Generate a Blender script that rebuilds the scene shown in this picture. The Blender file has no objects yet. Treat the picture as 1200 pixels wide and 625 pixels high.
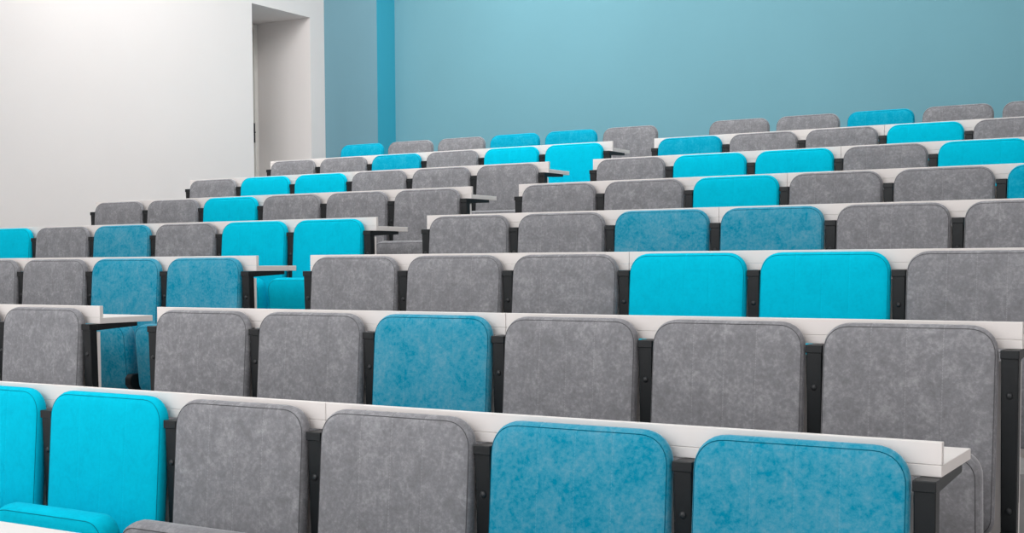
import bpy, bmesh, math, random
from mathutils import Vector, Matrix

random.seed(7)
scn = bpy.context.scene
COL = scn.collection

# ------------------------------------------------------------------ dimensions
PITCH = 0.54            # seat spacing
ROW_D, ROW_H = 0.9586, 0.2120
GAP = 0.3335            # clear gap between the two blocks
POST_W = 0.046
BLOCK_W = 6 * PITCH + 0.05
LIP = 0.0489            # height of the raised lip above the desktop
SLAB = 0.0252
DESK_D = 0.2932
FLOOR = 1.0             # floor below the top of the lip
XL = -GAP - BLOCK_W     # left end of the left block
WALL_X = -4.65
PIER_Y, PIER_X, BACK_Y = 7.769, -3.974, 8.075
CEIL = 4.3


def srgb(r, g, b):
    f = lambda c: (c / 255 / 12.92) if c <= 10 else ((c / 255 + .055) / 1.055) ** 2.4
    return (f(r), f(g), f(b), 1)


# ------------------------------------------------------------------ materials
def new_mat(name):
    m = bpy.data.materials.new(name)
    m.use_nodes = True
    nt = m.node_tree
    b = nt.nodes['Principled BSDF']
    return m, nt, b


def fabric(name, dark, mid, light, stitch, mottle=1.0, sheen=.4, tint=.35):
    m, nt, b = new_mat(name)
    N, L = nt.nodes, nt.links
    tc = N.new('ShaderNodeTexCoord')
    oi = N.new('ShaderNodeObjectInfo')
    mul = N.new('ShaderNodeMath'); mul.operation = 'MULTIPLY'; mul.inputs[1].default_value = 37.0
    L.new(oi.outputs['Random'], mul.inputs[0])
    add = N.new('ShaderNodeVectorMath'); add.operation = 'ADD'
    L.new(tc.outputs['Object'], add.inputs[0]); L.new(mul.outputs[0], add.inputs[1])
    # broad worn patches of the nap
    n1 = N.new('ShaderNodeTexNoise'); n1.inputs['Scale'].default_value = 12 if mottle > 1.05 else 19
    n1.inputs['Detail'].default_value = 7; n1.inputs['Roughness'].default_value = .72
    n1.inputs['Distortion'].default_value = .5
    L.new(add.outputs[0], n1.inputs['Vector'])
    # fine brushed marks
    n2 = N.new('ShaderNodeTexNoise'); n2.inputs['Scale'].default_value = 85
    n2.inputs['Detail'].default_value = 4; n2.inputs['Roughness'].default_value = .7
    L.new(add.outputs[0], n2.inputs['Vector'])
    mx = N.new('ShaderNodeMath'); mx.operation = 'MULTIPLY_ADD'
    mx.inputs[1].default_value = .45
    L.new(n2.outputs['Fac'], mx.inputs[0])
    ml = N.new('ShaderNodeMath'); ml.operation = 'MULTIPLY'; ml.inputs[1].default_value = .55
    L.new(n1.outputs['Fac'], ml.inputs[0]); L.new(ml.outputs[0], mx.inputs[2])
    rp = N.new('ShaderNodeValToRGB')
    e = rp.color_ramp.elements
    e[0].position = .5 - .12 / mottle; e[0].color = dark
    e[1].position = .5 + .16 / mottle; e[1].color = light
    k = rp.color_ramp.elements.new(.5); k.color = mid
    L.new(mx.outputs[0], rp.inputs['Fac'])
    col = rp.outputs['Color']
    # weave bump
    n3 = N.new('ShaderNodeTexNoise'); n3.inputs['Scale'].default_value = 420
    n3.inputs['Detail'].default_value = 2
    L.new(tc.outputs['Object'], n3.inputs['Vector'])
    bump = N.new('ShaderNodeBump'); bump.inputs['Strength'].default_value = .18
    bump.inputs['Distance'].default_value = .002
    L.new(n3.outputs['Fac'], bump.inputs['Height'])
    if stitch:
        sx = N.new('ShaderNodeSeparateXYZ'); L.new(tc.outputs['Object'], sx.inputs[0])
        # three stitched seams at x = -0.1, 0, 0.1
        pp = N.new('ShaderNodeMath'); pp.operation = 'PINGPONG'; pp.inputs[1].default_value = .05
        L.new(sx.outputs['X'], pp.inputs[0])
        lt = N.new('ShaderNodeMath'); lt.operation = 'LESS_THAN'; lt.inputs[1].default_value = .0011
        L.new(pp.outputs[0], lt.inputs[0])
        ab = N.new('ShaderNodeMath'); ab.operation = 'ABSOLUTE'; L.new(sx.outputs['X'], ab.inputs[0])
        l2 = N.new('ShaderNodeMath'); l2.operation = 'LESS_THAN'; l2.inputs[1].default_value = .13
        L.new(ab.outputs[0], l2.inputs[0])
        dz = N.new('ShaderNodeMath'); dz.operation = 'PINGPONG'; dz.inputs[1].default_value = .004
        L.new(sx.outputs['Z'], dz.inputs[0])
        l3 = N.new('ShaderNodeMath'); l3.operation = 'LESS_THAN'; l3.inputs[1].default_value = .0027
        L.new(dz.outputs[0], l3.inputs[0])
        a1 = N.new('ShaderNodeMath'); a1.operation = 'MULTIPLY'
        L.new(lt.outputs[0], a1.inputs[0]); L.new(l2.outputs[0], a1.inputs[1])
        a2 = N.new('ShaderNodeMath'); a2.operation = 'MULTIPLY'
        L.new(a1.outputs[0], a2.inputs[0]); L.new(l3.outputs[0], a2.inputs[1])
        sc = N.new('ShaderNodeMath'); sc.operation = 'MULTIPLY'; sc.inputs[1].default_value = .26
        L.new(a2.outputs[0], sc.inputs[0])
        mm = N.new('ShaderNodeMixRGB'); mm.inputs[2].default_value = tuple(c * .62 + .38 * (1.9 * c) for c in light[:3]) + (1,)
        L.new(sc.outputs[0], mm.inputs[0]); L.new(col, mm.inputs[1])
        col = mm.outputs[0]
        b2 = N.new('ShaderNodeBump'); b2.inputs['Strength'].default_value = .3
        b2.inputs['Distance'].default_value = .004; b2.invert = True
        sm = N.new('ShaderNodeMapRange'); sm.inputs['From Max'].default_value = .006
        sm.inputs['To Min'].default_value = 1; sm.inputs['To Max'].default_value = 0
        L.new(pp.outputs[0], sm.inputs['Value'])
        s2 = N.new('ShaderNodeMath'); s2.operation = 'MULTIPLY'
        L.new(sm.outputs[0], s2.inputs[0]); L.new(l2.outputs[0], s2.inputs[1])
        L.new(s2.outputs[0], b2.inputs['Height']); L.new(bump.outputs[0], b2.inputs['Normal'])
        L.new(b2.outputs[0], b.inputs['Normal'])
    else:
        L.new(bump.outputs[0], b.inputs['Normal'])
    L.new(col, b.inputs['Base Color'])
    b.inputs['Roughness'].default_value = .92
    b.inputs['Specular IOR Level'].default_value = .06
    b.inputs['Sheen Weight'].default_value = sheen
    b.inputs['Sheen Roughness'].default_value = .3
    b.inputs['Sheen Tint'].default_value = tuple(min(1, tint + c) for c in light[:3]) + (1,)
    return m


def plain(name, color, rough=.5, spec=.5, noise=0.0, scale=20, bump=0.0, metallic=0.0):
    m, nt, b = new_mat(name)
    N, L = nt.nodes, nt.links
    b.inputs['Roughness'].default_value = rough
    b.inputs['Specular IOR Level'].default_value = spec
    b.inputs['Metallic'].default_value = metallic
    tc = N.new('ShaderNodeTexCoord')
    n = N.new('ShaderNodeTexNoise'); n.inputs['Scale'].default_value = scale
    n.inputs['Detail'].default_value = 5
    L.new(tc.outputs['Object'], n.inputs['Vector'])
    rp = N.new('ShaderNodeValToRGB')
    rp.color_ramp.elements[0].position = .3; rp.color_ramp.elements[1].position = .7
    rp.color_ramp.elements[0].color = tuple(c * (1 - noise) for c in color[:3]) + (1,)
    rp.color_ramp.elements[1].color = tuple(min(1, c * (1 + noise)) for c in color[:3]) + (1,)
    L.new(n.outputs['Fac'], rp.inputs['Fac']); L.new(rp.outputs['Color'], b.inputs['Base Color'])
    if bump:
        bp = N.new('ShaderNodeBump'); bp.inputs['Strength'].default_value = bump
        bp.inputs['Distance'].default_value = .003
        n2 = N.new('ShaderNodeTexNoise'); n2.inputs['Scale'].default_value = scale * 6
        L.new(tc.outputs['Object'], n2.inputs['Vector'])
        L.new(n2.outputs['Fac'], bp.inputs['Height']); L.new(bp.outputs[0], b.inputs['Normal'])
    return m


PAL = {  # dark, mid, light, mottle
    'G': (srgb(121, 121, 124), srgb(134, 134, 138), srgb(166, 166, 169), .9),
    'C': (srgb(0, 180, 210), srgb(0, 190, 219), srgb(0, 198, 226), .8),
    'T': (srgb(0, 136, 168), srgb(58, 150, 178), srgb(98, 160, 183), 1.1),
    'M': (srgb(0, 152, 184), srgb(10, 163, 194), srgb(50, 175, 203), .9),
}
CNAME = {'G': 'grey', 'C': 'bright turquoise', 'T': 'teal blue', 'M': 'teal turquoise'}
FAB, PAN, PIPE = {}, {}, {}
SH = {'G': .9, 'T': 1.0, 'C': .5, 'M': .7}
TI = {'G': .35, 'T': .35, 'C': .04, 'M': .12}
for k, (d, m_, l, mo) in PAL.items():
    FAB[k] = fabric(CNAME[k] + ' velour', d, m_, l, True, mo, SH[k], TI[k])
    PAN[k] = fabric(CNAME[k] + ' velour pan', d, m_, l, False, mo, SH[k], TI[k])
    PIPE[k] = plain(CNAME[k] + ' piping', tuple(c * .5 for c in d[:3]) + (1,), .9, .1, .05)

WHITE = plain('white laminate', srgb(231, 225, 222), .42, .35, .01, 14)
BLACK = plain('black powder coated steel', srgb(17, 21, 24), .42, .36, .12, 60, .08)
BOLT = plain('dark bolt steel', srgb(30, 33, 36), .45, .5, .05, 60)
CLIP = plain('zinc clip', srgb(150, 152, 156), .4, .5, .05, 60, 0, .6)
W_WHITE = plain('white wall paint', srgb(222, 216, 214), .85, .2, .012, 1.3, .12)
W_BLUE = plain('blue wall paint', srgb(107, 156, 169), .75, .3, .02, 1.1, .12)
W_PIER_LIT = plain('blue pier paint lit front', srgb(107, 147, 161), .7, .35, .02, 1.1, .12)  # pier front: paler look from its lighting, put into the colour
W_PIER_SHADED = plain('blue pier paint shaded side', srgb(58, 160, 184), .8, .25, .02, 1.1, .12)  # same pier, side face: its shaded tone painted into the colour
FLOORM = plain('light grey vinyl floor', srgb(196, 195, 195), .6, .3, .08, 9, .05)
CEILM = plain('white ceiling paint', srgb(235, 235, 234), .9, .2, .01, 3)
DOORM = plain('white door', srgb(222, 219, 214), .55, .3, .01, 6)


# ------------------------------------------------------------------ helpers
def finish(name, bm, mat, parent=None, smooth=False, loc=None, angle=None):
    bmesh.ops.recalc_face_normals(bm, faces=bm.faces)
    me = bpy.data.meshes.new(name)
    if smooth:
        for f in bm.faces:
            f.smooth = True
        if angle:
            for e in bm.edges:
                if len(e.link_faces) == 2 and e.calc_face_angle(0) > angle:
                    e.smooth = False
    bm.to_mesh(me); bm.free()
    me.materials.append(mat)
    o = bpy.data.objects.new(name, me)
    COL.objects.link(o)
    if parent is not None:
        o.parent = parent
    if loc:
        o.location = loc
    return o


def box(bm, x0, x1, y0, y1, z0, z1, bev=0.0, seg=2):
    M = Matrix.Translation(((x0 + x1) / 2, (y0 + y1) / 2, (z0 + z1) / 2)) @ \
        Matrix.Diagonal((x1 - x0, y1 - y0, z1 - z0, 1))
    r = bmesh.ops.create_cube(bm, size=1, matrix=M)
    if bev:
        es = list({e for v in r['verts'] for e in v.link_edges})
        bmesh.ops.bevel(bm, geom=es, offset=bev, segments=seg, affect='EDGES', profile=.5)


def prism(bm, poly, axis, a, b):
    """extrude a 2-D polygon along an axis from a to b"""
    def mk(p, t):
        if axis == 'x': return (t, p[0], p[1])
        if axis == 'y': return (p[0], t, p[1])
        return (p[0], p[1], t)
    v0 = [bm.verts.new(mk(p, a)) for p in poly]
    v1 = [bm.verts.new(mk(p, b)) for p in poly]
    n = len(poly)
    bm.faces.new(v0); bm.faces.new(v1[::-1])
    for i in range(n):
        bm.faces.new((v0[i], v0[(i + 1) % n], v1[(i + 1) % n], v1[i]))


def cyl(bm, p0, p1, r, n=16):
    p0, p1 = Vector(p0), Vector(p1)
    d = p1 - p0
    M = Matrix.Translation((p0 + p1) / 2) @ d.to_track_quat('Z', 'Y').to_matrix().to_4x4()
    bmesh.ops.create_cone(bm, cap_ends=True, segments=n, radius1=r, radius2=r, depth=d.length, matrix=M)


def outline(w, h, rt, rb, n=9):
    """rounded rectangle in x-z, top edge at z=0, centred in x (superelliptic corners)"""
    pts = []
    for cx, cz, r, a0 in ((w / 2 - rt, -rt, rt, 0), (-w / 2 + rt, -rt, rt, 90),
                          (-w / 2 + rb, -h + rb, rb, 180), (w / 2 - rb, -h + rb, rb, 270)):
        for i in range(n):
            a = math.radians(a0 + 90 * i / (n - 1))
            c, s = math.cos(a), math.sin(a)
            q = 2 / 2.25
            pts.append((cx + r * math.copysign(abs(c) ** q, c), cz + r * math.copysign(abs(s) ** q, s)))
    return pts


def ring_pts(w, h, rt, rb, ix, iz, y):
    r_t, r_b = max(rt - (ix + iz) / 2, .012), max(rb - (ix + iz) / 2, .012)
    return [(x, y, z - iz) for x, z in outline(w - 2 * ix, h - 2 * iz, r_t, r_b)]


def cushion(w, h, rt, rb, profile):
    bm = bmesh.new()
    rings = []
    for ix, iz, y in profile:
        rings.append([bm.verts.new(p) for p in ring_pts(w, h, rt, rb, ix, iz, y)])
    n = len(rings[0])
    for a, b in zip(rings, rings[1:]):
        for i in range(n):
            bm.faces.new((a[i], a[(i + 1) % n], b[(i + 1) % n], b[i]))
    bm.faces.new(rings[0]); bm.faces.new(rings[-1][::-1])
    return bm


def tube_loop(pts, r, k=6):
    bm = bmesh.new()
    P = [Vector(p) for p in pts]
    n = len(P); rs = []
    Y = Vector((0, 1, 0))
    for i in range(n):
        t = (P[(i + 1) % n] - P[i - 1]).normalized()
        s = t.cross(Y).normalized()
        rs.append([bm.verts.new(P[i] + r * (math.cos(2 * math.pi * j / k) * s + math.sin(2 * math.pi * j / k) * Y)) for j in range(k)])
    for i in range(n):
        a, b = rs[i], rs[(i + 1) % n]
        for j in range(k):
            bm.faces.new((a[j], a[(j + 1) % k], b[(j + 1) % k], b[j]))
    return bm


def empty(name, loc, label=None, cat=None, group=None):
    o = bpy.data.objects.new(name, None)
    o.empty_display_size = .1
    COL.objects.link(o); o.location = loc
    if label: o['label'] = label
    if cat: o['category'] = cat
    if group: o['group'] = group
    return o


CH = {}


def kids(o):
    return CH.setdefault(o.name, [c for c in bpy.data.objects if c.parent == o])


def copy_tree(o, parent=None):
    c = o.copy(); COL.objects.link(c); c.parent = parent
    for k in kids(o):
        copy_tree(k, c)
    return c


def structure(o):
    o['kind'] = 'structure'
    return o


# ------------------------------------------------------------------ setting
# stepped floor: one tread per row
prof = [(-6.0, -FLOOR - ROW_H)]
for r in range(0, 8):
    y = (r - 1) * ROW_D + .05
    prof.append((y, (r - 1) * ROW_H - FLOOR)); prof.append((y, r * ROW_H - FLOOR))
TOPZ = 7 * ROW_H - FLOOR
prof[0] = (-6.0, -ROW_H - FLOOR)
yl = 7 * ROW_D + .05
TOPZ2 = 8 * ROW_H - FLOOR
prof += [(yl, TOPZ), (yl, TOPZ2), (BACK_Y + .4, TOPZ2), (BACK_Y + .4, -1.6), (-6.0, -1.6)]
bm = bmesh.new(); prism(bm, prof, 'x', WALL_X - 1.2, 5.6)
structure(finish('floor', bm, FLOORM))

# left wall, one deep slab with the doorway notched out of it
D0, D1, DT = 6.682, 7.543, 2.893
poly = [(-6, -1.6), (D0, -1.6), (D0, DT), (D1, DT), (D1, -1.6), (BACK_Y + .4, -1.6), (BACK_Y + .4, CEIL), (-6, CEIL)]
bm = bmesh.new(); prism(bm, poly, 'x', WALL_X - .735, WALL_X)
structure(finish('wall_left', bm, W_WHITE))

# back wall with the shallow pier in the corner
bm = bmesh.new()
box(bm, WALL_X, 5.6, BACK_Y, BACK_Y + .4, -1.6, CEIL)
structure(finish('wall_back', bm, W_BLUE))
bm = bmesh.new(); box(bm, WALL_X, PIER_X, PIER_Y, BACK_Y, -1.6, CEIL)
pier = structure(finish('trim_1', bm, W_PIER_LIT))
pier.data.materials.append(W_PIER_SHADED)
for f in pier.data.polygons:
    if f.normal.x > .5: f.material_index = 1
bm = bmesh.new(); box(bm, 5.6, 5.8, -6, BACK_Y + .4, -1.6, CEIL)
structure(finish('wall_right', bm, W_WHITE))
bm = bmesh.new(); box(bm, WALL_X - .735, 5.8, -6, BACK_Y + .4, CEIL, CEIL + .15)
structure(finish('ceiling', bm, CEILM))

# door closing the recess
xd = WALL_X - .735
bm = bmesh.new(); box(bm, xd - .05, xd - .005, D0 - .1, D1 + .1, TOPZ2, DT + .1, .003)
door = structure(finish('door_1', bm, DOORM))
bm = bmesh.new()
box(bm, xd - .005, xd + .03, D1 - .055, D1 - .002, TOPZ2, DT - .002, .003)
box(bm, xd - .005, xd + .03, D0 + .002, D0 + .055, TOPZ2, DT - .002, .003)
box(bm, xd - .005, xd + .03, D0 + .055, D1 - .055, DT - .055, DT - .002, .003)
finish('door_frame', bm, DOORM, door)
bm = bmesh.new()
box(bm, xd - .004, xd + .035, D1 - .112, D1 - .062, 1.66, 1.86, .003)
cyl(bm, (xd + .03, D1 - .11, 1.76), (xd + .075, D1 - .11, 1.76), .01)
cyl(bm, (xd + .07, D1 - .105, 1.76), (xd + .07, D1 - .23, 1.76), .009)
finish('door_handle', bm, BLACK, door, True, angle=.6)

# ------------------------------------------------------------------ seat
SEAT_W, BACK_H = .484, .585
REC = math.radians(4.4)
FRONT = -.0455
back_profile = [  # inset x, inset z, y (negative = towards the front)
    (.110, .110, FRONT - .006), (.055, .060, FRONT - .0055), (.024, .030, FRONT - .004), (.009, .016, FRONT - .001),
    (.0050, .0110, FRONT + .0018), (.0025, .0065, FRONT + .005), (.0005, .0020, FRONT + .012), (0, 0, FRONT + .021),
    (.0015, .0015, FRONT + .031), (.009, .009, FRONT + .040), (.026, .026, FRONT + .045)]
PAN_H, PAN_T = .335, .082
pan_profile = [
    (.09, .09, -.007), (.05, .05, -.006), (.026, .026, -.003), (.013, .014, .002), (.009, .0095, .005),
    (.004, .005, .011), (.0008, .0015, .024), (0, 0, .04), (.001, .001, .056), (.006, .006, .07), (.018, .018, .079), (.05, .05, PAN_T)]


def make_seat(key):
    root = empty('tip_up_seat', (0, 0, 0))
    b = finish('backrest', cushion(SEAT_W, BACK_H, .082, .06, back_profile), FAB[key], root, True)
    b.location = (-.0005, -.0095, FLOOR - .010); b.rotation_euler = (-REC, 0, 0)
    finish('piping', tube_loop(ring_pts(SEAT_W, BACK_H, .082, .06, .0060, .0120, FRONT + .0004), .0010), PIPE[key], b, True)
    p = finish('seat_pan', cushion(.482, PAN_H, .07, .05, pan_profile), PAN[key], root, True)
    p.location = (0, -.292, FLOOR - .330); p.rotation_euler = (math.radians(5), 0, 0)
    finish('piping', tube_loop(ring_pts(.482, PAN_H, .07, .05, .011, .0115, .0028), .0012), PIPE[key], p, True)
    bm = bmesh.new(); cyl(bm, (-.246, -.20, FLOOR - .612), (.246, -.20, FLOOR - .612), .011)
    finish('hinge_rod', bm, BLACK, root, True, angle=.6)
    return root


# ------------------------------------------------------------------ desk with its steel posts
def make_post(parent, x, top, arm=True):
    """x = left side of the post; all local to a root on the floor"""
    z = FLOOR
    bm = bmesh.new()
    # slender upright, wider at the top and leaning back slightly towards its foot
    def frame(zz, k):
        w = POST_W * (1 - .12 * k); o = .012 * k
        cx = x + POST_W / 2
        return [(cx - w / 2, -.053 + o, zz), (cx + w / 2, -.053 + o, zz), (cx + w / 2, -.016 + o, zz), (cx - w / 2, -.016 + o, zz)]
    a = [bm.verts.new(p) for p in frame(top - .004, 0)]
    c = [bm.verts.new(p) for p in frame(z - .60, 1)]
    d = [bm.verts.new(p) for p in frame(.012, 1)]
    bm.faces.new(a[::-1]); bm.faces.new(d)
    for lo, hi in ((c, a), (d, c)):
        for i in range(4):
            bm.faces.new((lo[i], lo[(i + 1) % 4], hi[(i + 1) % 4], hi[i]))
    bmesh.ops.bevel(bm, geom=list(bm.edges), offset=.0025, segments=1, affect='EDGES')
    post = finish('post', bm, BLACK, parent)
    bm = bmesh.new(); box(bm, x - .0015, x + POST_W + .0015, -.057, -.013, top - .024, top, .002)
    finish('post_cap', bm, BLACK, post)
    for zz, yy in ((z - .199, -.050), (z - .515, -.043)):
        bm = bmesh.new()
        bmesh.ops.create_uvsphere(bm, u_segments=14, v_segments=8, radius=.0095,
                                  matrix=Matrix.Translation((x + POST_W / 2, yy, zz)) @ Matrix.Diagonal((1, .62, 1, 1)))
        finish('bolt', bm, BOLT, post, True)
    # forward bracket carrying the seat pivots
    bm = bmesh.new()
    prism(bm, [(-.040, z - .572), (-.285, z - .572), (-.300, z - .590), (-.300, z - .622), (-.270, z - .655), (-.040, z - .675)], 'x', x + .002, x + POST_W - .002)
    bmesh.ops.bevel(bm, geom=list(bm.edges), offset=.003, segments=2, affect='EDGES')
    finish('pivot_bracket', bm, BLACK, post)
    bm = bmesh.new(); box(bm, x - .012, x + POST_W + .012, -.16, .03, 0, .014, .003)
    finish('foot_plate', bm, BLACK, post)
    if arm:
        bm = bmesh.new()
        prism(bm, [(-.017, top), (.205, top), (.205, top - .0165), (-.017, top - .027)], 'x', x + .003, x + POST_W - .001)
        finish('desk_arm', bm, BLACK, post)
        bm = bmesh.new(); box(bm, x - .0045, x - .0015, -.020, -.012, top - .045, top, .0006)
        finish('mounting_clip', bm, CLIP, post)
    return post


PTOP = FLOOR - LIP - SLAB - .0004


def make_desk():
    """long six-seat desk: two tops joined over the middle post, seven posts"""
    root = empty('lecture_desk', (0, 0, 0))
    z = FLOOR
    for x0, x1 in ((0, 3 * PITCH + .0242), (3 * PITCH + .0258, BLOCK_W)):
        bm = bmesh.new(); box(bm, x0, x1, 0, DESK_D, z - LIP - SLAB, z - LIP, .0012, 1)
        top = finish('desktop', bm, WHITE, root)
        bm = bmesh.new(); box(bm, x0, x1, .0004, .0195, z - LIP + .0006, z, .0012, 1)
        finish('raised_lip', bm, WHITE, top)
        bm = bmesh.new(); box(bm, x0, x1 - .002, -.0145, .0035, z - .72, z - .107, .001, 1)
        finish('modesty_panel', bm, WHITE, root)
    for k in range(7):
        make_post(root, k * PITCH + (.003 if k == 0 else (.0042 if k == 6 else .0035)), PTOP)
    return root


def make_frame():
    root = empty('seat_frame', (0, 0, 0))
    for k in range(7):
        make_post(root, k * PITCH + .0035, FLOOR - .235, False)
    bm = bmesh.new(); box(bm, .0, BLOCK_W, -.012, .018, FLOOR - .45, FLOOR - .41, .003)
    finish('cross_rail', bm, BLACK, root)
    return root


# ------------------------------------------------------------------ laying out the hall
ORD = ['', 'first', 'second', 'third', 'fourth', 'fifth', 'sixth']
ROWN = ['', 'bottom row', 'second row up', 'third row up', 'fourth row up', 'fifth row up', 'sixth row up', 'seventh row up', 'top row']
LEFT = {8: 'MGGMMG', 7: 'GGMGCC', 6: 'GCCGGG', 5: 'GGCGGG', 4: 'CGTGCC', 3: 'CTGGTT', 2: 'GTCGGG'}
RIGHT = {8: 'GGMGGC', 7: 'MGGCGG', 6: 'GCCGCG', 5: 'GGCGGM', 4: 'GGTTGG', 3: 'GGGCCG', 2: 'GGTGGG', 1: 'CCGGTT'}

protos = {}
for block, table in (('left', LEFT), ('right', RIGHT)):
    bx = XL if block == 'left' else 0.0
    for row, cols in table.items():
        for s, key in enumerate(cols):
            if block == 'left' and ((row == 2 and s < 3) or (row == 3 and s < 1)):
                continue                       # far outside the picture
            x = bx + .0255 + PITCH * (s + .5)
            loc = (x, (row - 1) * ROW_D, (row - 1) * ROW_H - FLOOR)
            if key not in protos:
                o = protos[key] = make_seat(key)
            else:
                o = copy_tree(protos[key])
            o.location = loc
            n = 6 - s if block == 'left' else s + 1
            if row == 1:
                where = ORD[n] + ' from the left' if n > 1 else 'cut off at the left edge'
                lab = f'{CNAME[key]} fabric tip-up seat {where}, bottom row'
                if n == 6: lab = f'{CNAME[key]} fabric tip-up seat at the right end of the bottom row'
            else:
                where = 'beside the centre gap' if n == 1 else ORD[n] + ' from the centre gap'
                lab = f'{CNAME[key]} fabric tip-up seat {where}, {block} block, {ROWN[row]}'
            o['label'] = lab
            o['category'] = 'seat'
            o['group'] = f'{CNAME[key]} upholstered tip-up seats'

dprot = {}
for block in ('left', 'right'):
    bx = XL if block == 'left' else 0.0
    for row in range(0, 9):
        if block == 'left' and row < 2:
            continue
        kind = 'frame' if row == 8 else 'desk'
        if kind not in dprot:
            o = dprot[kind] = make_frame() if row == 8 else make_desk()
        else:
            o = copy_tree(dprot[kind])
        o.location = (bx, (row - 1) * ROW_D, (row - 1) * ROW_H - FLOOR)
        if row == 8:
            o['label'] = f'black steel frame under the {block} block seats of the top row'
            o['category'] = 'seat frame'; o['group'] = 'steel frames under the top row of seats'
        else:
            if row == 1:           # the open right end: its panel stops behind the last post
                pm = max((c for c in bpy.data.objects if c.parent == o and c.name.startswith('modesty_panel')), key=lambda c: max(v.co.x for v in c.data.vertices))
                pm.data = pm.data.copy()
                for v in pm.data.vertices:
                    if v.co.x > BLOCK_W - .02: v.co.x -= .03
            if row == 0:
                o['label'] = 'white front desk at the lower left corner, standing before the bottom row of seats'
            elif row == 1:
                o['label'] = 'long white desk with raised lip and open right end, behind the bottom row of seats'
            else:
                o['label'] = f'long white desk with raised lip behind the {block} block seats, {ROWN[row]}'
            o['category'] = 'desk'; o['group'] = 'white desks with raised lips'

# ------------------------------------------------------------------ light
w = bpy.data.worlds.new('World'); scn.world = w; w.use_nodes = True
bg = w.node_tree.nodes['Background']
bg.inputs[0].default_value = (.985, .99, 1.0, 1); bg.inputs[1].default_value = 1.45


def area(name, loc, sx, sy, power, color=(1, .99, .98), rot=(0, 0, 0)):
    l = bpy.data.lights.new(name, 'AREA'); l.shape = 'RECTANGLE'; l.size = sx; l.size_y = sy
    l.energy = power; l.color = color
    o = bpy.data.objects.new(name, l); COL.objects.link(o); o.location = loc; o.rotation_euler = rot
    return o


for x in (-2.0, .7, 3.6):
    for y, p in ((-2.5, 24), (.8, 29), (4.1, 31), (6.6, 27)):
        if x < -1:
            p = {-2.5: 22, .8: 17, 4.1: 9, 6.6: 48}[y]
        area('ceiling_lamp', (x, y, CEIL - .03), 1.6, 1.2, p * ((.45 if y < 2 else .5) if x > 3 else 1.05))
for x in (-2.5, 1.0):
    area('front_fill', (x, -5.4, 3.7), 2.0, 1.2, 50, (1, .993, .985), (math.radians(62), 0, math.radians(4)))  # unseen fill lights added up front to brighten the doorway and back wall
area('wall_fill', (-3.35, 4.0, CEIL - .12), .9, .4, 52, (1, .993, .985), (math.radians(60), 0, math.radians(14)))  # unseen fill light added to lift the doorway jamb
# unseen fill light added under the ceiling to brighten the back wall
area('wall_fill', (-1.2, 3.4, CEIL - .12), 2.4, .5, 50, (1, .993, .985), (math.radians(66), 0, math.radians(8)))

# ------------------------------------------------------------------ camera
cam = bpy.data.cameras.new('Camera'); co = bpy.data.objects.new('Camera', cam); COL.objects.link(co)
R = Vector((0.85812615, 0.5134083, -0.00560679)); U = Vector((-0.02055997, 0.04527178, 0.99876311)); F = Vector((-0.5130271, 0.85694946, -0.04940456))
M = Matrix((R, U, -F)).transposed().to_4x4()
M.translation = Vector((3.8921645, -2.7536146, 0.3794038))
co.matrix_world = M
cam.sensor_fit = 'HORIZONTAL'; cam.sensor_width = 36
cam.lens = 1506.28 / 1200 * 36
cam.shift_y = (383.4885 - 312.5) / 1200
cam.clip_start = .05
scn.camera = co
scn.view_settings.view_transform = 'Standard'
scn.view_settings.look = 'None'
scn.view_settings.exposure = .09
